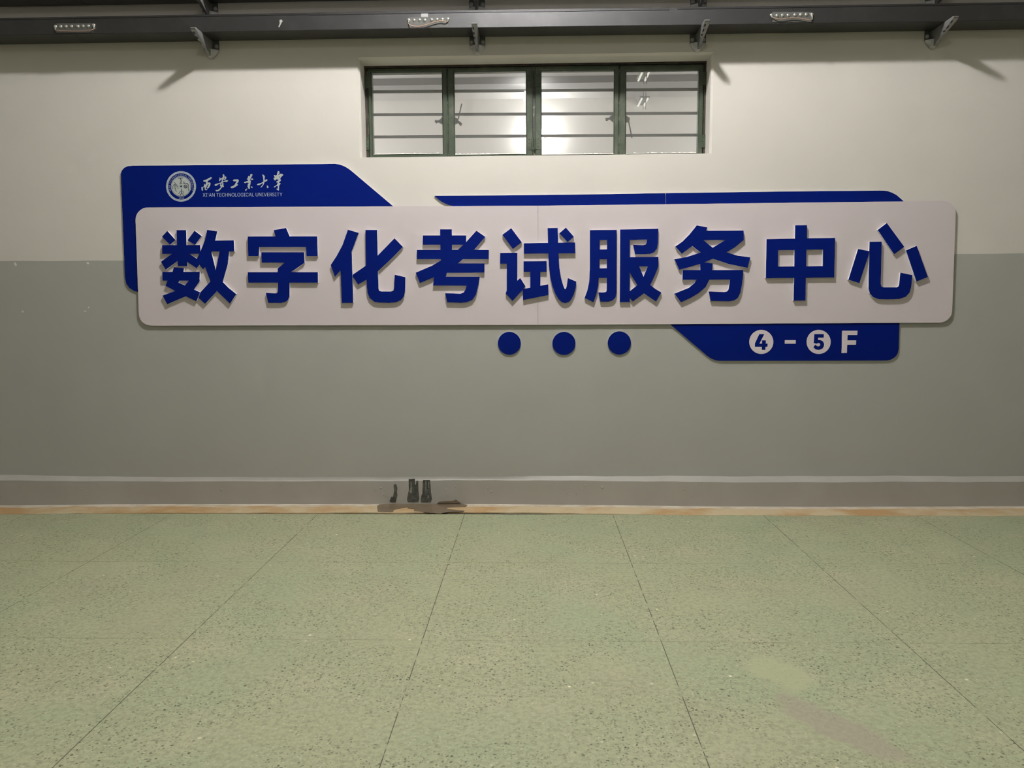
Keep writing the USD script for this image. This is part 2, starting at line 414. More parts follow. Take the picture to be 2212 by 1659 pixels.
yfront = lambda x: float(np.interp(x, sx, sy))
wob = lambda x, s: .004 * math.sin(11 * x + s) + .003 * math.sin(27 * x + 2 * s) + .002 * math.sin(61 * x + s)
edge = lambda x: max(float(np.interp(x, exx, exy)) + wob(x, 1.), JY - .03)
obj('floor_border', ribbon(edge, lambda x: yfront(x) - .001, -.006, .0022), M['border'], floor, label='orange brown mortar border')
obj('lime_line', ribbon(lambda x: yfront(x) - .055 + 1.8 * wob(x, 2.), lambda x: yfront(x) - .0015, .0, .0034), M['border_pale'], floor)
st = lambda *p: tr(760, 1000, 5.53, *p)
for pl in (st([(300, 515), (330, 495), (480, 486), (700, 482), (1020, 484), (1290, 480), (1385, 502), (1365, 522), (1250, 528), (1140, 530), (1135, 545), (1250, 562), (1365, 568), (1330, 582), (1150, 584), (1060, 604), (950, 598), (820, 580), (740, 570), (745, 545), (670, 540), (660, 525), (560, 545), (500, 560), (495, 582), (310, 580)]),):
    obj('damp_stain', decal(pl, .0042, .0018), M['wet'], floor, label='dark brown damp patch on the orange mortar border')
obj('debris', plate(st([(1020, 482), (1045, 462), (1150, 458), (1215, 452), (1240, 440), (1275, 462), (1300, 478)]), -.022, .009), M['wet'], floor, label='crumbly dark dirt against the skirting')

# ================================================================== window
YW = .14                                                     # face of the sashes
win = thing('window_1', kind='structure', label='high green four-casement window above the sign')
fx0, fx1, fz0, fz1 = WX0 + .006, WX1 - .006, WZ0 + .004, WZ1 - .006
frm = mbox(fx0, fx1, YW + .012, YW + .075, fz0, fz1)
xa = [at(796, 240, YW)[0], at(966.5, 240, YW)[0], at(967.5, 240, YW)[0], at(1151, 240, YW)[0], at(1156, 240, YW)[0], at(1336.5, 240, YW)[0], at(1338.5, 240, YW)[0], at(1519, 240, YW)[0]]
gx = [(804, 955), (982, 1136), (1170, 1326), (1353, 1509)]
gz = [(155.5, 332.5), (153.5, 333), (152, 333), (152, 331)]
for i in range(4):
    g0, g1 = at(gx[i][0], 240, YW)[0] - .005, at(gx[i][1], 240, YW)[0] + .005
    frm = frm - mbox(g0, g1, 0, .3, fz0 + .028, at(1150, 150, YW)[2])
obj('frame', T(frm), M['frame'], win)
obj('caulk_gap', cat(bx(fx0, fx1, YW - .004, YW + .012, fz1 - .012, fz1), bx(fx0, fx0 + .012, YW + .002, YW + .012, fz0, fz1), bx(fx1 - .012, fx1, YW + .002, YW + .012, fz0, fz1)), M['gap'], win)
for i in range(4):
    x0, x1 = xa[2 * i] + .001, xa[2 * i + 1] - .001
    g0, g1 = at(gx[i][0], 240, YW)[0], at(gx[i][1], 240, YW)[0]
    z0, z1 = fz0 + .004, fz1 - .014 - .002 * i % .004
    h0, h1 = at((gx[i][0] + gx[i][1]) / 2, gz[i][1], YW)[2], at((gx[i][0] + gx[i][1]) / 2, gz[i][0], YW)[2]
    b = .003
    s = hull([(x, y, z) for y, e in ((YW + .032, 0), (YW + b, 0), (YW, b)) for x in (x0 + e, x1 - e) for z in (z0 + e, z1 - e)])
    s = s - mbox(g0, g1, YW - .02, YW + .06, h0, h1) - hull([(x, y, z) for y, e in ((YW - .001, .0075), (YW + .011, 0)) for x in (g0 - e, g1 + e) for z in (h0 - e, h1 + e)])
    sp = obj('casement', T(s), M['green'], win)
    obj('pane', bx(g0 - .0005, g1 + .0005, YW + .014, YW + .018, h0 - .0005, h1 + .0005), M['glass'], sp)
    put = []
    rng = np.random.default_rng(3 + i)
    for xx in np.arange(g0, g1 - .01, .012):
        hgt = .004 + .006 * rng.random() ** 2
        put.append(T(hull([(xx + dx, yy, zz_) for dx in (0, .0125) for yy, zz_ in ((YW + .004, h0), (YW + .0145, h0), (YW + .0135, h0 + hgt))])))
    obj('putty', cat(*put), M['chip'], sp)


def hinge(px, py, side):
    """Butt hinge: leaf on the casement, knuckle at its edge, three domed screws."""
    c = at(px, py, YW)
    h = .076
    lf = mbox(c[0] - .013, c[0] + .013, YW - .0035, YW, c[2] - h / 2, c[2] + h / 2)
    kn = m3.Manifold.cylinder(h, .0062, .0062, 12).translate([c[0] + side * .015, YW - .003, c[2] - h / 2])
    out = lf + kn
    out = out + m3.Manifold.cylinder(.012, .0005, .005, 10).translate([c[0] + side * .015, YW - .003, c[2] - h / 2 - .012])
    for k in (-1, 0, 1):
        out = out + m3.Manifold.sphere(.0045, 12).scale([1, .6, 1]).translate([c[0] - side * .003, YW - .0035, c[2] + k * .025])
    obj('hinge', T(out), M['green'], win, smooth=35)


for px, py, sd in ((793, 177, -1), (793, 310.5, -1), (1144.5, 175, 1), (1144.5, 310, 1), (1161, 173.5, -1), (1161, 308.5, -1), (1521.5, 169.5, 1), (1518.5, 305, 1)): hinge(px, py, sd)
for a, b in ((198.5, 193), (248, 244.5), (296, 291.5)):
    p, q = at(796, a, .2), at(1524, b, .2)
    z0, z1 = p[2], q[2]
    w = .0085
    obj('security_bar', T(hull([(x, y, z + dz) for x, z in ((fx0, z0), (fx1, z1)) for y in (.197, .203) for dz in (-w, w)])), M['bar'], win)
lt = lambda ox, oy, *p: tr(ox, oy, 18.43, *p)
for shp in (lt(920, 220, [(700, 580), (630, 600), (580, 680), (510, 735), (360, 725), (345, 780), (410, 850), (450, 800), (520, 815), (580, 860), (640, 890), (700, 900)]),
            lt(920, 220, [(1100, 520), (1140, 540), (1190, 640), (1280, 670), (1300, 750), (1440, 850), (1400, 950), (1340, 920), (1280, 830), (1190, 870), (1140, 940), (1100, 950)]),
            lt(1280, 220, [(860, 480), (770, 530), (700, 580), (660, 635), (510, 640), (530, 730), (610, 735), (640, 700), (690, 690), (740, 730), (800, 780), (860, 850)]),
            lt(1280, 220, [(1300, 500), (1340, 540), (1400, 590), (1450, 610), (1495, 670), (1470, 750), (1420, 800), (1350, 805), (1320, 870), (1300, 880)])):
    obj('latch', plate(shp, YW + .036, .016), M['latch'], win)
obj('stay_rod', tube([at(990, 257, .19), at(997.5, 224, .19)], .004), M['latch'], win)
obj('stay_rod', tube([at(1358, 262, .19), at(1365, 298, .19)], .004), M['latch'], win)

# the lit space beyond the window
BZ, BY = 3.26, 3.01
obj('wall_beyond', cat(bx(-3.2, 3.6, BY, BY + .1, 0, BZ)), M['beyond'], kind='structure', label='pale wall seen through the window')
obj('wall_beyond_left', bx(-3.3, -3.2, .24, BY + .1, 0, BZ), M['beyond'], kind='structure', label='side wall of the space beyond the window, left')
obj('wall_beyond_right', bx(3.6, 3.7, .24, BY + .1, 0, BZ), M['beyond'], kind='structure', label='side wall of the space beyond the window, right')
obj('floor_beyond', bx(-3.3, 3.7, .24, BY + .1, -.1, 0), M['ceiling'], kind='structure', label='floor of the space beyond the window')
obj('ceiling_beyond', bx(-3.3, 3.7, .24, BY + .1, BZ, BZ + .1), M['beyond_ceiling'], kind='structure', label='ceiling seen through the top of the window')
obj('trim_1', bx(-3.2, 3.6, 1.72, 1.89, 3.2, BZ), M['beam'], kind='structure', label='nearer shallow ceiling beam beyond the window')
obj('trim_2', bx(-3.2, 3.6, 2.28, 2.54, 3.2, BZ), M['beam'], kind='structure', label='farther shallow ceiling beam beyond the window')
wl = at(1165, 290, BY - .05)
lampb = thing('wall_lamp', label='glaring round lamp on the pale wall beyond the window', category='lamp')
s = trimesh.creation.icosphere(3, .055); s.apply_translation(wl)
obj('globe', s, M['globe'], lampb, smooth=True)
c = trimesh.creation.cylinder(.05, .04, sections=24, transform=trimesh.transformations.rotation_matrix(math.pi / 2, [1, 0, 0])); c.apply_translation([wl[0], BY - .02, wl[2]])
obj('mount', c, M['fixture'], lampb)
for nm, y0, y1, px, lab in (('near', 155.5, 174, 1393, 'twin-tube lamp beyond the rightmost window pane, the upper brighter one'), ('far', 213, 231, 1391, 'twin-tube lamp beyond the rightmost window pane, the lower fainter one')):
    z = 3.178
    pa = fl(px + 2, y0, z); pb = fl(px - 2, y1, z)
    L = thing('ceiling_lamp', label=lab, category='lamp')
    for dx in (-.028, .028):
        obj('tube', tube([(pa[0] + dx, pa[1], z), (pa[0] + dx, pb[1], z)], .0085, 10), M['tube'], L)
    obj('tray', bx(pa[0] - .045, pa[0] + .045, pa[1], pb[1], z + .010, z + .022), M['fixture'], L)
    for dx in (-.012, .012): obj('rod', tube([(pa[0] + dx, pa[1] + .02, z - .095), (pa[0] + dx, pa[1] + .02, BZ)], .0032, 6), M['fixture'], L)
    obj('cross_bar', bx(pa[0] - .014, pa[0] + .014, pa[1] + .017, pa[1] + .023, z - .028, z - .022), M['fixture'], L)

# ================================================================== sign
Y_BLUE, Y_WHITE, Y_CHAR = -.010, -.0158, -.0338                # faces: blue panels on the wall, white board on them, letters on the board
rnd = lambda g, r: g.buffer(-r, quad_segs=8).buffer(r, quad_segs=8)
board = thing('sign_board', label='long white rounded sign board with nine thick blue Chinese characters', category='sign')
bd = rnd(Polygon([(291.7, 448.1), (1162, 444.3), (2065.7, 433.6), (2056, 696.8), (1162, 701.9), (300.7, 703.6)]), 27)
obj('panel', plate(bd.intersection(sbox(0, 0, 1161.75, 1600)), Y_WHITE, .0050), M['white'], board)
obj('panel', plate(bd.intersection(sbox(1162.25, 0, 2212, 1600)), Y_WHITE, .0050), M['white'], board)
A = (320, 470, 5.53)
B = (700, 470, 5.53)
C = (1060, 470, 5.53)
D = (1430, 470, 5.53)
G = (1680, 460, 5.53)
chars = []
chars.append(('shu', tr(*A, [(230, 160), (327, 268), (262, 325), (165, 228)], [(340, 150), (452, 150), (458, 330), (470, 580), (355, 578), (345, 330)], [(555, 157), (637, 220), (562, 325), (470, 272)],
    [(167, 330), (620, 328), (627, 434), (168, 435)], [(290, 430), (400, 430), (355, 515), (210, 622), (153, 528)], [(430, 430), (500, 437), (583, 493), (640, 520), (612, 562), (580, 605), (468, 530), (420, 480)],
    [(705, 147), (825, 165), (800, 275), (770, 380), (720, 520), (655, 618), (612, 562), (583, 493), (627, 398), (680, 270)], [(790, 275), (1022, 272), (1028, 405), (740, 405)],
    [(855, 400), (968, 400), (950, 560), (890, 770), (820, 880), (680, 1030), (603, 960), (625, 893), (742, 765), (808, 630)],
    [(690, 380), (752, 405), (808, 630), (890, 768), (960, 840), (1052, 913), (978, 1028), (825, 880), (745, 765), (680, 590), (655, 618), (620, 560)],
    [(308, 592), (428, 605), (420, 655), (290, 655)], [(170, 650), (617, 648), (612, 752), (172, 752)], [(235, 745), (378, 745), (362, 777), (440, 810), (620, 893), (575, 1000), (450, 940), (325, 877), (208, 815)],
    [(492, 745), (617, 740), (612, 765), (548, 858), (450, 940), (228, 1035), (173, 932), (325, 877), (400, 840), (440, 810)])))
chars.append(('zi', tr(*A, [(1500, 150), (1648, 125), (1692, 230), (1525, 230)], [(1190, 227), (2018, 225), (2025, 460), (1893, 460), (1885, 352), (1327, 352), (1320, 460), (1197, 460)],
    [(1352, 415), (1862, 415), (1868, 540), (1700, 655), (1550, 655), (1548, 610), (1630, 540), (1357, 537)], [(1190, 653), (2027, 653), (2028, 778), (1197, 778)],
    [(1548, 640), (1705, 640), (1690, 778), (1688, 940), (1670, 985), (1640, 1008), (1590, 1020), (1435, 1018), (1407, 900), (1480, 903), (1530, 905), (1548, 893), (1553, 870), (1553, 778)])))
chars.append(('hua', tr(*B, [(285, 145), (413, 183), (330, 405), (338, 680), (347, 1018), (213, 1020), (198, 630), (130, 707), (80, 567), (150, 460), (220, 330)],
    [(495, 148), (632, 148), (640, 450), (643, 640), (650, 850), (660, 875), (690, 884), (800, 884), (830, 870), (838, 830), (845, 683), (970, 712), (967, 880), (955, 940), (920, 985), (860, 1012), (780, 1018), (660, 1016), (600, 1005), (545, 960), (520, 900), (512, 820), (500, 560)],
    [(842, 247), (942, 350), (800, 495), (645, 640), (500, 745), (407, 800), (340, 700), (345, 680), (500, 575), (640, 455)])))
chars.append(('kao', tr(*B, [(1388, 140), (1525, 140), (1528, 400), (1390, 400)], [(1182, 213), (1697, 213), (1697, 325), (1182, 325)], [(1820, 157), (1925, 230), (1795, 382), (1600, 545), (1460, 650), (1300, 718), (1145, 782), (1095, 658), (1290, 575), (1425, 497), (1600, 385), (1700, 290)],
    [(1110, 387), (1968, 387), (1967, 497), (1110, 497)], [(1480, 548), (1917, 548), (1915, 657), (1440, 660)], [(1315, 700), (1350, 640), (1470, 640), (1455, 708), (1858, 708), (1845, 800), (1815, 920), (1770, 985), (1700, 1012), (1640, 1018), (1472, 1013), (1447, 903), (1630, 910), (1670, 893), (1690, 860), (1703, 813), (1302, 812)],
    [(1390, 400), (1600, 400), (1650, 450), (1600, 548), (1480, 600), (1400, 560)])))
chars.append(('shi', tr(*C, [(245, 127), (370, 295), (265, 375), (140, 205)], [(113, 422), (318, 420), (317, 755), (352, 722), (415, 820), (380, 865), (260, 997), (178, 905), (192, 870), (193, 552), (112, 552)],
    [(396, 307), (1008, 297), (1010, 427), (396, 432)], [(393, 522), (668, 520), (668, 647), (393, 647)], [(472, 640), (592, 640), (592, 830), (472, 850)], [(383, 853), (472, 838), (592, 815), (687, 797), (690, 925), (387, 985)],
    [(680, 125), (800, 123), (803, 300), (810, 430), (820, 600), (840, 720), (862, 800), (882, 850), (897, 853), (908, 820), (922, 723), (1022, 765), (1015, 840), (990, 920), (960, 980), (930, 1010), (890, 1022), (850, 1012), (810, 975), (770, 905), (735, 810), (710, 700), (695, 560), (688, 430)],
    [(898, 120), (993, 230), (918, 293), (820, 188)])))
fu = tr(*C, [(1185, 150), (1505, 147), (1503, 900), (1490, 955), (1455, 990), (1405, 1005), (1310, 1005), (1287, 893), (1350, 894), (1378, 888), (1387, 865), (1388, 720), (1290, 720), (1283, 820), (1265, 900), (1228, 1013), (1122, 958), (1155, 870), (1178, 760), (1185, 600)])
fu = fu - tr(*C, [(1302, 270), (1390, 268), (1390, 380), (1302, 382)], [(1300, 498), (1388, 498), (1388, 605), (1300, 607)])
chars.append(('fu', fu | tr(*C, [(1548, 143), (1662, 141), (1660, 1010), (1543, 1010)], [(1548, 143), (2002, 133), (1998, 300), (1985, 370), (1950, 415), (1900, 435), (1840, 438), (1725, 437), (1702, 325), (1820, 330), (1850, 322), (1862, 300), (1868, 263), (1655, 267)],
    [(1655, 473), (2003, 470), (2003, 583), (1655, 583)], [(1880, 575), (2003, 560), (1996, 600), (1960, 690), (1905, 805), (1830, 905), (1697, 1003), (1660, 960), (1655, 885), (1752, 806), (1825, 708)],
    [(1655, 575), (1772, 580), (1825, 708), (1905, 805), (1970, 855), (2038, 895), (1975, 1003), (1830, 905), (1752, 808), (1690, 710), (1655, 640)])))
wu = tr(*D, [(415, 93), (543, 118), (520, 165), (480, 275), (360, 340), (235, 432), (160, 345), (240, 290), (330, 200)], [(500, 158), (975, 155), (977, 268), (460, 270)], [(360, 338), (485, 262), (605, 360), (770, 415), (900, 455), (1055, 475), (1022, 600), (800, 555), (608, 492), (458, 412)],
    [(768, 262), (975, 255), (977, 267), (870, 355), (770, 415), (608, 492), (480, 545), (330, 590), (205, 622), (150, 498), (300, 470), (430, 428), (605, 360)])
chars.append(('wu', wu | tr(*D, [(455, 530), (605, 548), (600, 632), (458, 632)], [(248, 628), (970, 627), (965, 740), (245, 742)], [(435, 640), (600, 640), (565, 742), (520, 830), (440, 900), (340, 960), (225, 1012), (150, 908), (320, 840), (385, 785), (412, 742)],
    [(820, 700), (970, 627), (955, 800), (935, 900), (905, 960), (860, 990), (800, 1000), (580, 995), (560, 883), (740, 890), (775, 883), (795, 860), (805, 800), (812, 738)])))
zh = tr(*D, [(1250, 257), (2068, 243), (2057, 715), (1240, 725)]) - tr(*D, [(1387, 390), (1582, 387), (1582, 583), (1385, 586)], [(1725, 385), (1923, 382), (1920, 580), (1723, 582)])
chars.append(('zhong', zh | tr(*D, [(1592, 92), (1732, 90), (1733, 245), (1718, 720), (1713, 990), (1572, 993), (1578, 725), (1588, 250)]) - tr(*D, [(1725, 385), (1923, 382), (1920, 580), (1723, 582)])))
chars.append(('xin', tr(*G, [(960, 430), (1095, 457), (1085, 505), (975, 838), (845, 797)], [(1097, 345), (1242, 343), (1230, 850), (1240, 880), (1270, 890), (1420, 890), (1445, 875), (1452, 840), (1465, 713), (1608, 743), (1595, 880), (1575, 950), (1530, 1000), (1450, 1027), (1300, 1032), (1200, 1028), (1140, 1005), (1100, 960), (1085, 900)],
    [(1303, 120), (1512, 405), (1390, 493), (1195, 203)], [(1660, 393), (1793, 765), (1657, 818), (1532, 447)])))
for (nm, g), han in zip(chars, '数字化考试服务中心'):
    obj('character', plate(g, Y_CHAR, .018), M['blue'], board, label=f'thick blue character {han}')

logo = thing('logo_panel', label='blue rounded panel with round emblem and university name at the upper left of the sign', category='sign')
lp = Polygon([(261.2, 376), (263.5, 368), (268.5, 362.5), (276, 359), (287, 358), (500, 356.4), (680, 354.5), (723.4, 353.8), (731, 355), (737.9, 357), (744, 359.4), (749.4, 362.4), (754.5, 365.8), (759.6, 369.7), (849.3, 445.6), (875, 467), (330, 480), (330, 633), (298.4, 630.7), (288.9, 628), (279.4, 622), (272.6, 612.6), (269.9, 597.7)])
obj('panel', plate(lp, Y_BLUE, .0088), M['blue'], logo)
EY = Y_BLUE - .0004
ec, er = (391.1, 402.6), 32.4
ell = lambda r, q=12: affinity.scale(Point(*ec).buffer(1, quad_segs=q), r, r * 1.02)
em = obj('emblem_ring', plate(ell(er) - ell(27.9), EY, .0004), M['print_ring'], logo, label='silver outer ring of the emblem')
E1 = (352, 362, 20.74)
disc = ell(21.8) - (ell(20.7) - ell(20.1))
ink = unary_union([stroke(*E1, 30, (690, 475), (880, 470)), stroke(*E1, 30, (785, 490), (815, 580), (800, 700)), stroke(*E1, 22, (745, 712), (850, 710)),
    stroke(*E1, 18, (500, 668), (545, 690), (550, 740), (480, 770), (445, 850), (430, 960)), stroke(*E1, 18, (550, 740), (620, 770), (660, 850), (682, 950)), stroke(*E1, 20, (540, 770), (600, 800), (590, 860), (520, 880), (510, 830), (560, 780)),
    stroke(*E1, 16, (490, 920), (560, 940), (600, 905)), stroke(*E1, 18, (550, 940), (558, 1010), (612, 1072)), stroke(*E1, 26, (945, 635), (945, 730), (1020, 722), (1080, 700), (1120, 755)), stroke(*E1, 22, (1100, 735), (1152, 790), (1132, 900), (1135, 970), (1162, 1045)),
    Point(352 + 1015 / 20.74, 362 + 850 / 20.74).buffer(3.9) - Point(352 + 1015 / 20.74, 362 + 850 / 20.74).buffer(2.6), stroke(*E1, 22, (965, 830), (1060, 850)), stroke(*E1, 18, (980, 880), (1050, 880)),
    stroke(*E1, 28, (825, 965), (830, 1090), (822, 1150), (775, 1245)), stroke(*E1, 18, (832, 1110), (870, 1175), (925, 1245)), stroke(*E1, 18, (712, 1178), (750, 1090), (820, 1045), (890, 1052), (938, 1165)), Point(352 + 812 / 20.74, 362 + 838 / 20.74).buffer(2.0)])
hub = Point(352 + 812 / 20.74, 362 + 838 / 20.74)
obj('emblem_disc', plate(disc, EY, .0004), M['print_pale'], logo, label='pale emblem disc with dark seal-script strokes')
obj('emblem_hub', plate(hub.buffer(4.9) - hub.buffer(3.2), EY - .0002, .0004), M['print_ring'], logo)
obj('emblem_strokes', plate(ink, EY - .0003, .0004), M['print_ink'], logo)


def text_on(s, height, fx, Yf, bold=False, depth=.0004):
    """Lettering mapped by fx(u, v) (text units in capital heights, v up) to picture points on the plane Yf."""
    m = meshkit.text_mesh(s, 1.0, depth=1.0, bold=bold)
    v = m.vertices
    out = [at(*fx(a, b), Yf) for a, b, c in v]
    return trimesh.Trimesh(np.array([(p[0], Yf + depth * (1 - c), p[2]) for p, (a, b, c) in zip(out, v)]), m.faces, process=False), v


ring = []
txt = "XI'AN TECHNOLOGICAL UNIVERSITY"
wid = {"I": .34, "'": .26, ' ': .36, 'L': .70, 'E': .76, 'N': .95, 'O': 1.02, 'G': 1.0, 'C': .95, 'A': .92, 'T': .8, 'X': .9, 'H': .95, 'U': .92, 'V': .9, 'R': .82, 'S': .82, 'Y': .85}
tot = sum(wid[ch] for ch in txt)
a0, a1 = math.radians(206), math.radians(-22)
pos = 0
for ch in txt:
    w = wid[ch]
    a = a0 + (a1 - a0) * (pos + w / 2) / tot
    pos += w
    if ch == ' ': continue
    tm = meshkit.text_mesh(ch, 1.0, depth=1.0)
    cxm = tm.bounds[:, 0].mean()
    hh = 3.4

    def fx(u, v, a=a, cxm=cxm):
        r, tt = 23.1 + v * hh, (u - cxm) * hh * .86
        return ec[0] + r * math.cos(a) + tt * math.sin(a), ec[1] - (r * math.sin(a) - tt * math.cos(a)) * 1.02
    ring.append(text_on(ch, 1, fx, EY)[0])
yr = meshkit.text_mesh('1955', 1.0, depth=1.0)
yw = yr.bounds[:, 0]
ring.append(text_on('1955', 1, lambda u, v: (ec[0] + .8 + (u - yw.mean()) * 11.5 / (yw[1] - yw[0]), ec[1] + 27.6 - v * 3.6), EY)[0])
obj('emblem_lettering', cat(*ring), M['print_silver'], logo, kind='stuff', label="XI'AN TECHNOLOGICAL UNIVERSITY 1955 lettered round the emblem")
tm = meshkit.text_mesh(txt, 1.0, depth=1.0, bold=False).bounds
tw0, tw1 = tm[0, 0], tm[1, 0]


def fxl(u, v):
    t = (u - tw0) / (tw1 - tw0)
    return 437.9 + t * (609.9 - 437.9), (425.0 + t * (423.6 - 425.0)) - v * 7.6


obj('name_lettering', text_on(txt, 1, fxl, EY)[0], M['print_silver'], logo, label="silver capitals XI'AN TECHNOLOGICAL UNIVERSITY")
K1, K2 = (428, 364, 21.27), (520, 364, 21.27)
hole = tr(*K1, [(1085, 660), (1108, 690), (1095, 740), (1070, 775), (1060, 720)])
for han, g in (('西', tr(*K1, [(235, 545), (330, 525), (500, 440), (570, 398), (620, 400), (632, 435), (580, 490), (440, 575), (360, 605), (250, 610)], [(345, 585), (430, 575), (450, 640), (400, 700), (380, 745), (330, 745), (365, 680)], [(275, 690), (320, 750), (385, 740), (395, 800), (375, 870), (350, 910), (350, 960), (300, 975), (300, 880), (280, 850), (215, 880), (225, 980), (215, 1020), (170, 1020), (150, 950), (150, 850), (170, 840), (205, 860), (265, 815)],
                       [(390, 690), (500, 635), (555, 650), (570, 690), (555, 770), (500, 880), (435, 930), (395, 885), (440, 830), (492, 715), (455, 715), (385, 840), (350, 880), (340, 760)], [(340, 930), (400, 945), (435, 940), (390, 1000), (300, 975)])),
               ('安', tr(*K1, [(1125, 260), (1190, 275), (1212, 330), (1195, 400), (1140, 480), (1110, 500), (1130, 400)], [(985, 400), (1010, 420), (1025, 460), (1075, 450), (1120, 400), (1150, 430), (1085, 490), (1030, 530), (990, 585), (958, 570), (975, 490)], [(1105, 460), (1150, 440), (1130, 600), (1100, 660), (1050, 660), (1075, 600), (1090, 520)],
                       [(1195, 400), (1240, 360), (1280, 375), (1300, 420), (1280, 480), (1230, 520), (1180, 530), (1170, 500), (1215, 470), (1240, 410), (1215, 410), (1165, 500), (1140, 520), (1150, 460)], [(745, 750), (790, 715), (920, 680), (1060, 630), (1240, 550), (1330, 530), (1375, 550), (1350, 600), (1290, 625), (1230, 605), (1100, 650), (920, 735), (830, 800), (790, 800)],
                       [(1060, 640), (1120, 640), (1165, 690), (1160, 780), (1190, 820), (1160, 860), (1110, 850), (1060, 920), (990, 1000), (920, 1045), (840, 1050), (795, 1020), (810, 985), (900, 985), (970, 940), (1050, 850), (1000, 790), (1020, 700)]) - hole),
               ('工', tr(*K1, [(1600, 520), (1680, 500), (1830, 495), (1870, 540), (1850, 620), (1770, 715), (1835, 730), (1810, 780), (1700, 850), (1620, 895), (1530, 905), (1480, 865), (1510, 830), (1600, 800), (1680, 740), (1770, 580), (1670, 590), (1620, 585)])),
               ('業', tr(*K2, [(440, 270), (490, 248), (540, 262), (530, 330), (460, 450), (430, 480), (430, 540), (470, 570), (455, 640), (445, 740), (420, 790), (425, 920), (390, 940), (330, 900), (345, 850), (300, 830), (330, 760), (320, 720), (400, 650), (330, 660), (290, 635), (215, 675), (160, 660), (150, 625), (250, 590), (340, 560), (330, 520), (270, 490), (320, 440), (345, 335), (415, 370)],
                       [(450, 470), (540, 455), (580, 490), (560, 525), (470, 525)], [(465, 815), (530, 835), (550, 870), (520, 900), (460, 850)], [(290, 910), (300, 930), (260, 1000), (240, 1040), (210, 1030), (205, 970)])),
               ('大', tr(*K2, [(985, 280), (1020, 270), (1110, 350), (1100, 470), (1090, 580), (1085, 650), (1050, 740), (980, 840), (920, 880), (905, 865), (990, 760), (1025, 680), (1040, 560), (1025, 400)], [(745, 730), (800, 700), (960, 650), (1060, 590), (1130, 520), (1190, 490), (1235, 520), (1210, 570), (1120, 610), (1030, 660), (880, 750), (820, 768), (750, 760)], [(1200, 765), (1260, 810), (1280, 850), (1265, 895), (1205, 895)])),
               ('學', tr(*K2, [(1690, 150), (1720, 112), (1770, 130), (1785, 180), (1770, 240), (1705, 310), (1750, 300), (1800, 250), (1860, 235), (1940, 265), (1955, 300), (1900, 350), (1820, 440), (1820, 490), (1850, 550), (1790, 610), (1755, 660), (1820, 660), (1830, 710), (1770, 770), (1760, 900), (1755, 1000), (1730, 1015), (1630, 950), (1640, 930), (1700, 925), (1700, 800), (1650, 800), (1560, 875), (1515, 860), (1530, 830), (1650, 760), (1690, 700), (1700, 640), (1640, 640), (1635, 600), (1720, 550), (1750, 510), (1660, 500), (1620, 500), (1580, 555), (1540, 530), (1500, 440), (1545, 430), (1560, 400), (1515, 320), (1550, 295), (1610, 330), (1660, 290)]) - tr(*K2, [(1780, 360), (1805, 365), (1795, 420), (1775, 440)], [(1640, 390), (1668, 395), (1655, 420)]))):
    g = g.buffer(.28, quad_segs=3).buffer(-.28, quad_segs=3)
    obj('calligraphy', plate(g, EY, .0004), M['print_pale'], logo, label=f'brush-written character {han}')

strip = thing('accent_strip', label='narrow blue strip along the top edge of the white sign board', category='sign')
sg = Polygon([(938.5, 422.9), (1100, 422), (1280.8, 419.9), (1438, 417.2), (1696.5, 413.7), (1902, 411.8), (1910, 412), (1918, 413.1), (1928, 416.6), (1937, 421.6), (1951.2, 434), (1970, 452), (1000, 462), (990, 449.5), (976.6, 444.4), (969, 442.6), (962.1, 439.8), (954.5, 435.8), (947.6, 431.1)])
obj('panel', plate(sg.intersection(sbox(0, 0, 1437.5, 1600)), Y_BLUE, .0088), M['blue'], strip)
obj('panel', plate(sg.intersection(sbox(1438.4, 0, 2212, 1600)), Y_BLUE, .0088), M['blue'], strip)

fp = thing('floor_number_panel', label='blue panel reading 4-5F under the right end of the sign', category='sign')
fg = Polygon([(1420, 676), (1448.2, 701), (1527, 768.2), (1534, 773), (1541, 776.4), (1550, 778.8), (1560, 779.4), (1914.8, 778.7), (1924, 777), (1931.3, 772.9), (1936.5, 768), (1939.5, 762.3), (1941.2, 752.9), (1943, 698.3), (1943.6, 676)])
obj('panel', plate(fg, Y_BLUE, .0088), M['blue'], fp)
Z = (1440, 680, 4.254)
FY = Y_BLUE - .0005
four = tr(*Z, [(852, 178), (897, 178), (853, 265), (877, 265), (877, 235), (912, 235), (910, 265), (928, 265), (926, 293), (908, 293), (907, 322), (875, 322), (875, 293), (812, 293), (812, 262)])
five = tr(*Z, [(1358, 178), (1445, 178), (1443, 210), (1392, 210), (1390, 230), (1412, 232), (1435, 243), (1447, 266), (1445, 288), (1432, 310), (1402, 323), (1370, 318), (1348, 298), (1368, 274), (1380, 287), (1393, 291), (1407, 286), (1413, 275), (1407, 262), (1393, 258), (1376, 266), (1352, 258)])
for cx, dg, w in ((1644.5, four, 'figure 4'), (1768.4, five, 'figure 5')):
    d = obj('disc', plate(Point(cx, 738.6).buffer(26.1, quad_segs=16), FY, .0005), M['print_white'], fp)
    obj('digit', plate(dg, FY - .0004, .0004), M['print_blue'], d, label='blue ' + w + ' on the white disc')
obj('dash', plate(tr(*Z, [(1085, 233), (1187, 233), (1187, 266), (1085, 266)]), FY, .0005), M['print_white'], fp)
obj('letter', plate(tr(*Z, [(1612, 146), (1755, 146), (1752, 187), (1663, 187), (1661, 235), (1742, 235), (1740, 275), (1660, 275), (1657, 350), (1607, 352)]), FY, .0005), M['print_white'], fp, label='white letter F')
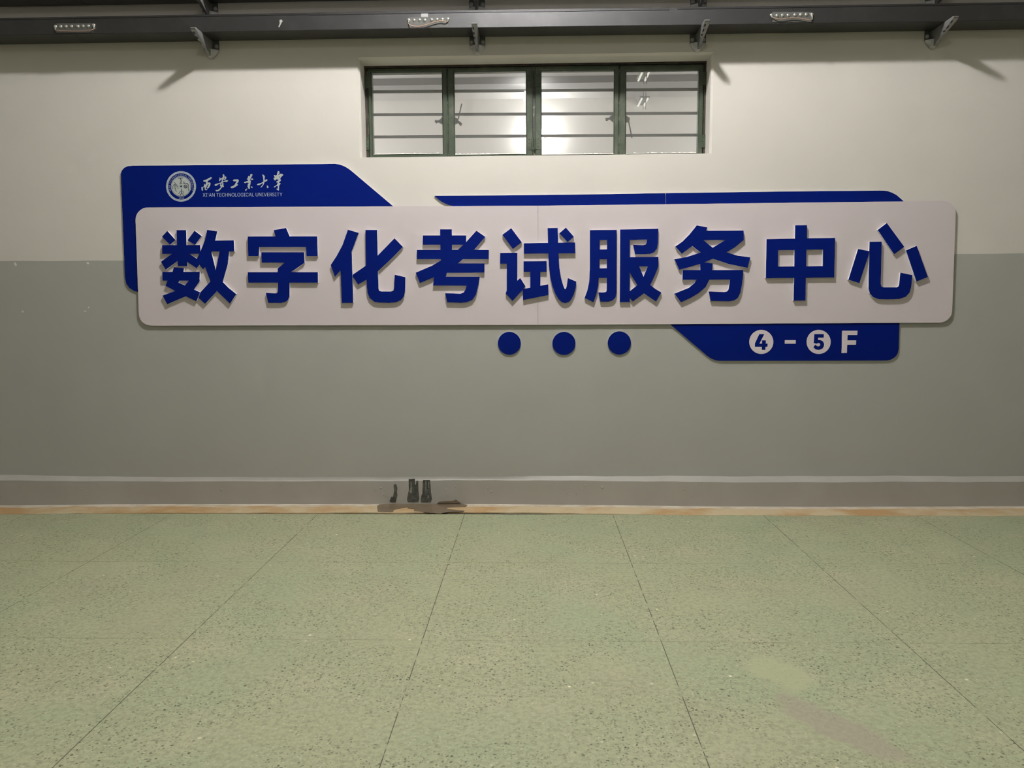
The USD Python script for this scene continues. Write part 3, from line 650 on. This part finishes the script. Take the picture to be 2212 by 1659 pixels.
for cx, cy, r, lab in ((1100.3, 741.5, 24.7, 'leftmost of the three'), (1218.2, 741.8, 24.9, 'middle one of the three'), (1337.9, 740.8, 25.1, 'rightmost of the three')):
    obj('wall_disc', plate(Point(cx, cy).buffer(r, quad_segs=20), Y_BLUE + .001, .009), M['blue'], label=f'round blue disc on the grey wall under the sign, {lab}', category='disc', group='blue discs under the sign')

# ================================================================== cable trays
TB, TH = -.02, -.172                                         # back and front of the trays
tz = lambda x: float(np.interp(x, [-6.15, -2.66, -.6, 1.47, 6.15], [2.829, 2.8305, 2.8315, 2.8248, 2.8225]))
tray_h = .0945


def profile(z, h=tray_h, w=.0016):
    c = .0022
    return [(TB, z), (TH + c, z), (TH, z + c), (TH, z + h), (TH + w, z + h), (TH + w, z + c + w), (TH + c + w, z + w), (TB - w, z + w), (TB - w, z + h), (TB, z + h)]


def cable_tray(dz, joints, lids, label, detail):
    t = thing('cable_tray', label=label, category='cable tray')
    for a, b in zip(joints, joints[1:]):
        z = tz((a + b) / 2) + dz
        m = prism_x(profile(0), a + .0008, b - .0008)
        v = m.vertices.copy()
        v[:, 2] += np.array([tz(x) for x in v[:, 0]]) + dz
        obj('channel', trimesh.Trimesh(v, m.faces, process=False), M['tray'], t)
    for k, (a, b) in enumerate(lids):
        lip = .011 if k % 2 else .008
        e = .0022
        cuts = [a] + [x for x in joints if a < x < b] + [b]
        m = cat(*[prism_x([(TB + .001, tray_h + .0002), (TH - .0004, tray_h + .0002), (TH - .0004, tray_h - lip), (TH - e, tray_h - lip), (TH - e, tray_h + .002), (TB + .001, tray_h + .002)], p, q) for p, q in zip(cuts, cuts[1:])])
        v = m.vertices.copy()
        v[:, 2] += np.array([tz(x) for x in v[:, 0]]) + dz
        obj('lid', trimesh.Trimesh(v, m.faces, process=False), M['lid'], t)
    return t


X = lambda px, py=50: at(px, py, TH)[0]
J = [-2.66, -.6, 1.47]                                       # joints under the splice bolts
low = cable_tray(0, [-6.15] + J + [6.15], [(-6.15, X(668)), (X(669), X(1446, 18)), (X(1463, 17), 6.15)], 'dark grey cable tray along the wall above the window, the lower of two', True)
cable_tray(.2175, [-6.15] + J + [6.15], [(-6.15, J[1]), (J[1] + .001, 6.15)], 'dark cable tray at the very top edge, the upper of two', False)

# splice bolts and earthing wires on the lower tray
bolts = [([(119.9, 57.2), (131.6, 57.2), (142.8, 57.2), (154.3, 57), (168.6, 57), (179.6, 56.5), (191, 56.2), (202.8, 54.5)], [(120, 65), (122, 65.6), (135, 66.3), (160, 67.2), (185, 66.3), (200, 63.8), (203.5, 62)]),
         ([(883, 43.5), (894.8, 44.1), (906.5, 43.7), (917.8, 44), (932.6, 43), (944.4, 42.5), (956, 42.3), (967.8, 41.5)], [(882.4, 50), (884.5, 53.5), (892, 56.3), (901, 57.3), (915, 55.3), (930, 50.5), (942, 47.1), (955, 45.2), (963, 46.4), (966.5, 47.6)]),
         ([(1666.6, 32.8), (1678.4, 33.6), (1690.3, 33.4), (1702.5, 33), (1717.2, 32.3), (1729.4, 31.9), (1741.5, 31.8), (1753.8, 31.3)], [(1668.5, 38.5), (1675, 39.6), (1688, 41.6), (1702, 39.5), (1714, 38.3), (1726, 39.4), (1740, 41.6), (1752, 42.6), (1754.5, 42)])]
for k, (bs, wire) in enumerate(bolts):
    pr = rnd(sbox(bs[0][0] - 1, bs[0][1] - 7, bs[-1][0] + 1, bs[-1][1] + 15), 1)
    sp = obj('splice_plate', plate(sbox(bs[0][0] + 2, bs[0][1] - 7, bs[-1][0] - 1, bs[0][1] + (13, 15, 15)[k]), TH - .0012, .0012), M['splice'], low)
    for q in bs:
        c = at(*q, TH)
        hd = m3.Manifold.sphere(.0096, 16).scale([1, .62, 1]).translate([c[0], TH - .0012, c[2]]) ^ mbox(c[0] - .02, c[0] + .02, TH - .03, TH - .0005, c[2] - .02, c[2] + .02)
        obj('bolt', T(hd), M['steel'], sp, smooth=40)
    wp = [(at(*bs[0], TH - .006) + (0, 0, -.004))] + [at(*q, TH - (.004 if i in (0, len(wire) - 1) else .012)) for i, q in enumerate(wire)] + [(at(*bs[-1], TH - .006) + (0, 0, -.004))]
    from scipy.interpolate import make_interp_spline
    mid = np.array(wp[1:-1])
    par = np.r_[0, np.cumsum(np.linalg.norm(np.diff(mid, axis=0), axis=1))]
    mid = make_interp_spline(par, mid, 2)(np.linspace(0, par[-1], 30))
    obj('earth_wire', tube(mid, .0026, 8), M['copper'], sp)
    for e, q in ((wp[0], mid[0]), (wp[-1], mid[-1])): obj('wire_lug', tube([e, (np.array(e) + q) / 2 + (0, -.002, 0), q], .0042, 8), M['steel'], sp)
obj('sticker', plate(Polygon([(909.5, 27.5), (924.8, 27.1), (924.9, 38.3), (909.8, 38.6)]), TH - .0006, .0006), M['sticker'], low)
obj('paint_splash', plate(tr(560, 0, 3.95, [(172, 172), (190, 166), (200, 180), (190, 195), (180, 215), (172, 233), (163, 228), (175, 200)]), TH - .0006, .0006), M['splash'], low)


# brackets: wall plate with two bolts, gusset and tapering perforated arm
def bracket(px, dz, label, first=None):
    x = at(px, 100, 0)[0]
    z = tz(x) + dz - .0006
    b = thing('tray_bracket', loc=(x, 0, z), label=label, category='bracket', group='tray brackets')
    back = mbox(-.047, .047, -.005, 0, -.05, .03)
    obj('wall_plate', T(back), M['zinc_dark'], b)
    g = hull([(s * w, y, q) for s in (-1, 1) for w, y, q in ((.046, -.005, -.047), (.046, -.005, -.056), (.013, -.005, -.098), (.046, -.008, -.047), (.046, -.008, -.056), (.013, -.008, -.098), (.008, -.042, -.050), (.009, -.030, -.090))])
    obj('gusset', T(g), M['zinc'], b)
    a = hull([(s * w, y, q) for s in (-1, 1) for w, y, q in ((.0155, -.006, 0), (.0155, -.252, 0), (.0155, -.252, -.012), (.0125, -.258, -.006), (.005, -.03, -.088), (.005, -.006, -.092))])
    for y, wd in ((-.225, .010), (-.185, .012), (-.145, .012)):
        zz_ = -.016 - (.25 + y) * .33
        cut = hull([(xx, yy, q) for xx in (-.0115, -.003) for yy in (y - wd, y + wd) for q in (zz_ - .05, zz_ + .011)])
        a = a - cut
    obj('arm', T(a), M['zinc_mid'], b)
    for s in (-1, 1):
        bo = m3.Manifold.cylinder(.009, .008, .008, 6).rotate([90, 0, 0]).translate([s * .033, -.005, -.026]) + m3.Manifold.cylinder(.002, .011, .011, 16).rotate([90, 0, 0]).translate([s * .033, -.005, -.026])
        obj('bolt', T(bo), M['zinc'], b)
    return b


where = ('leftmost', 'second from the left, above the window', 'third from the left, at the window corner', 'rightmost')
for px, w in zip((457, 1031.5, 1507, 2013), where): bracket(px, 0, f'galvanised cantilever bracket holding the lower cable tray, {w}')
for px, w in zip((458, 1031.5, 1507, 2011), where): bracket(px, .2175, f'galvanised cantilever bracket holding the upper cable tray, {w}')
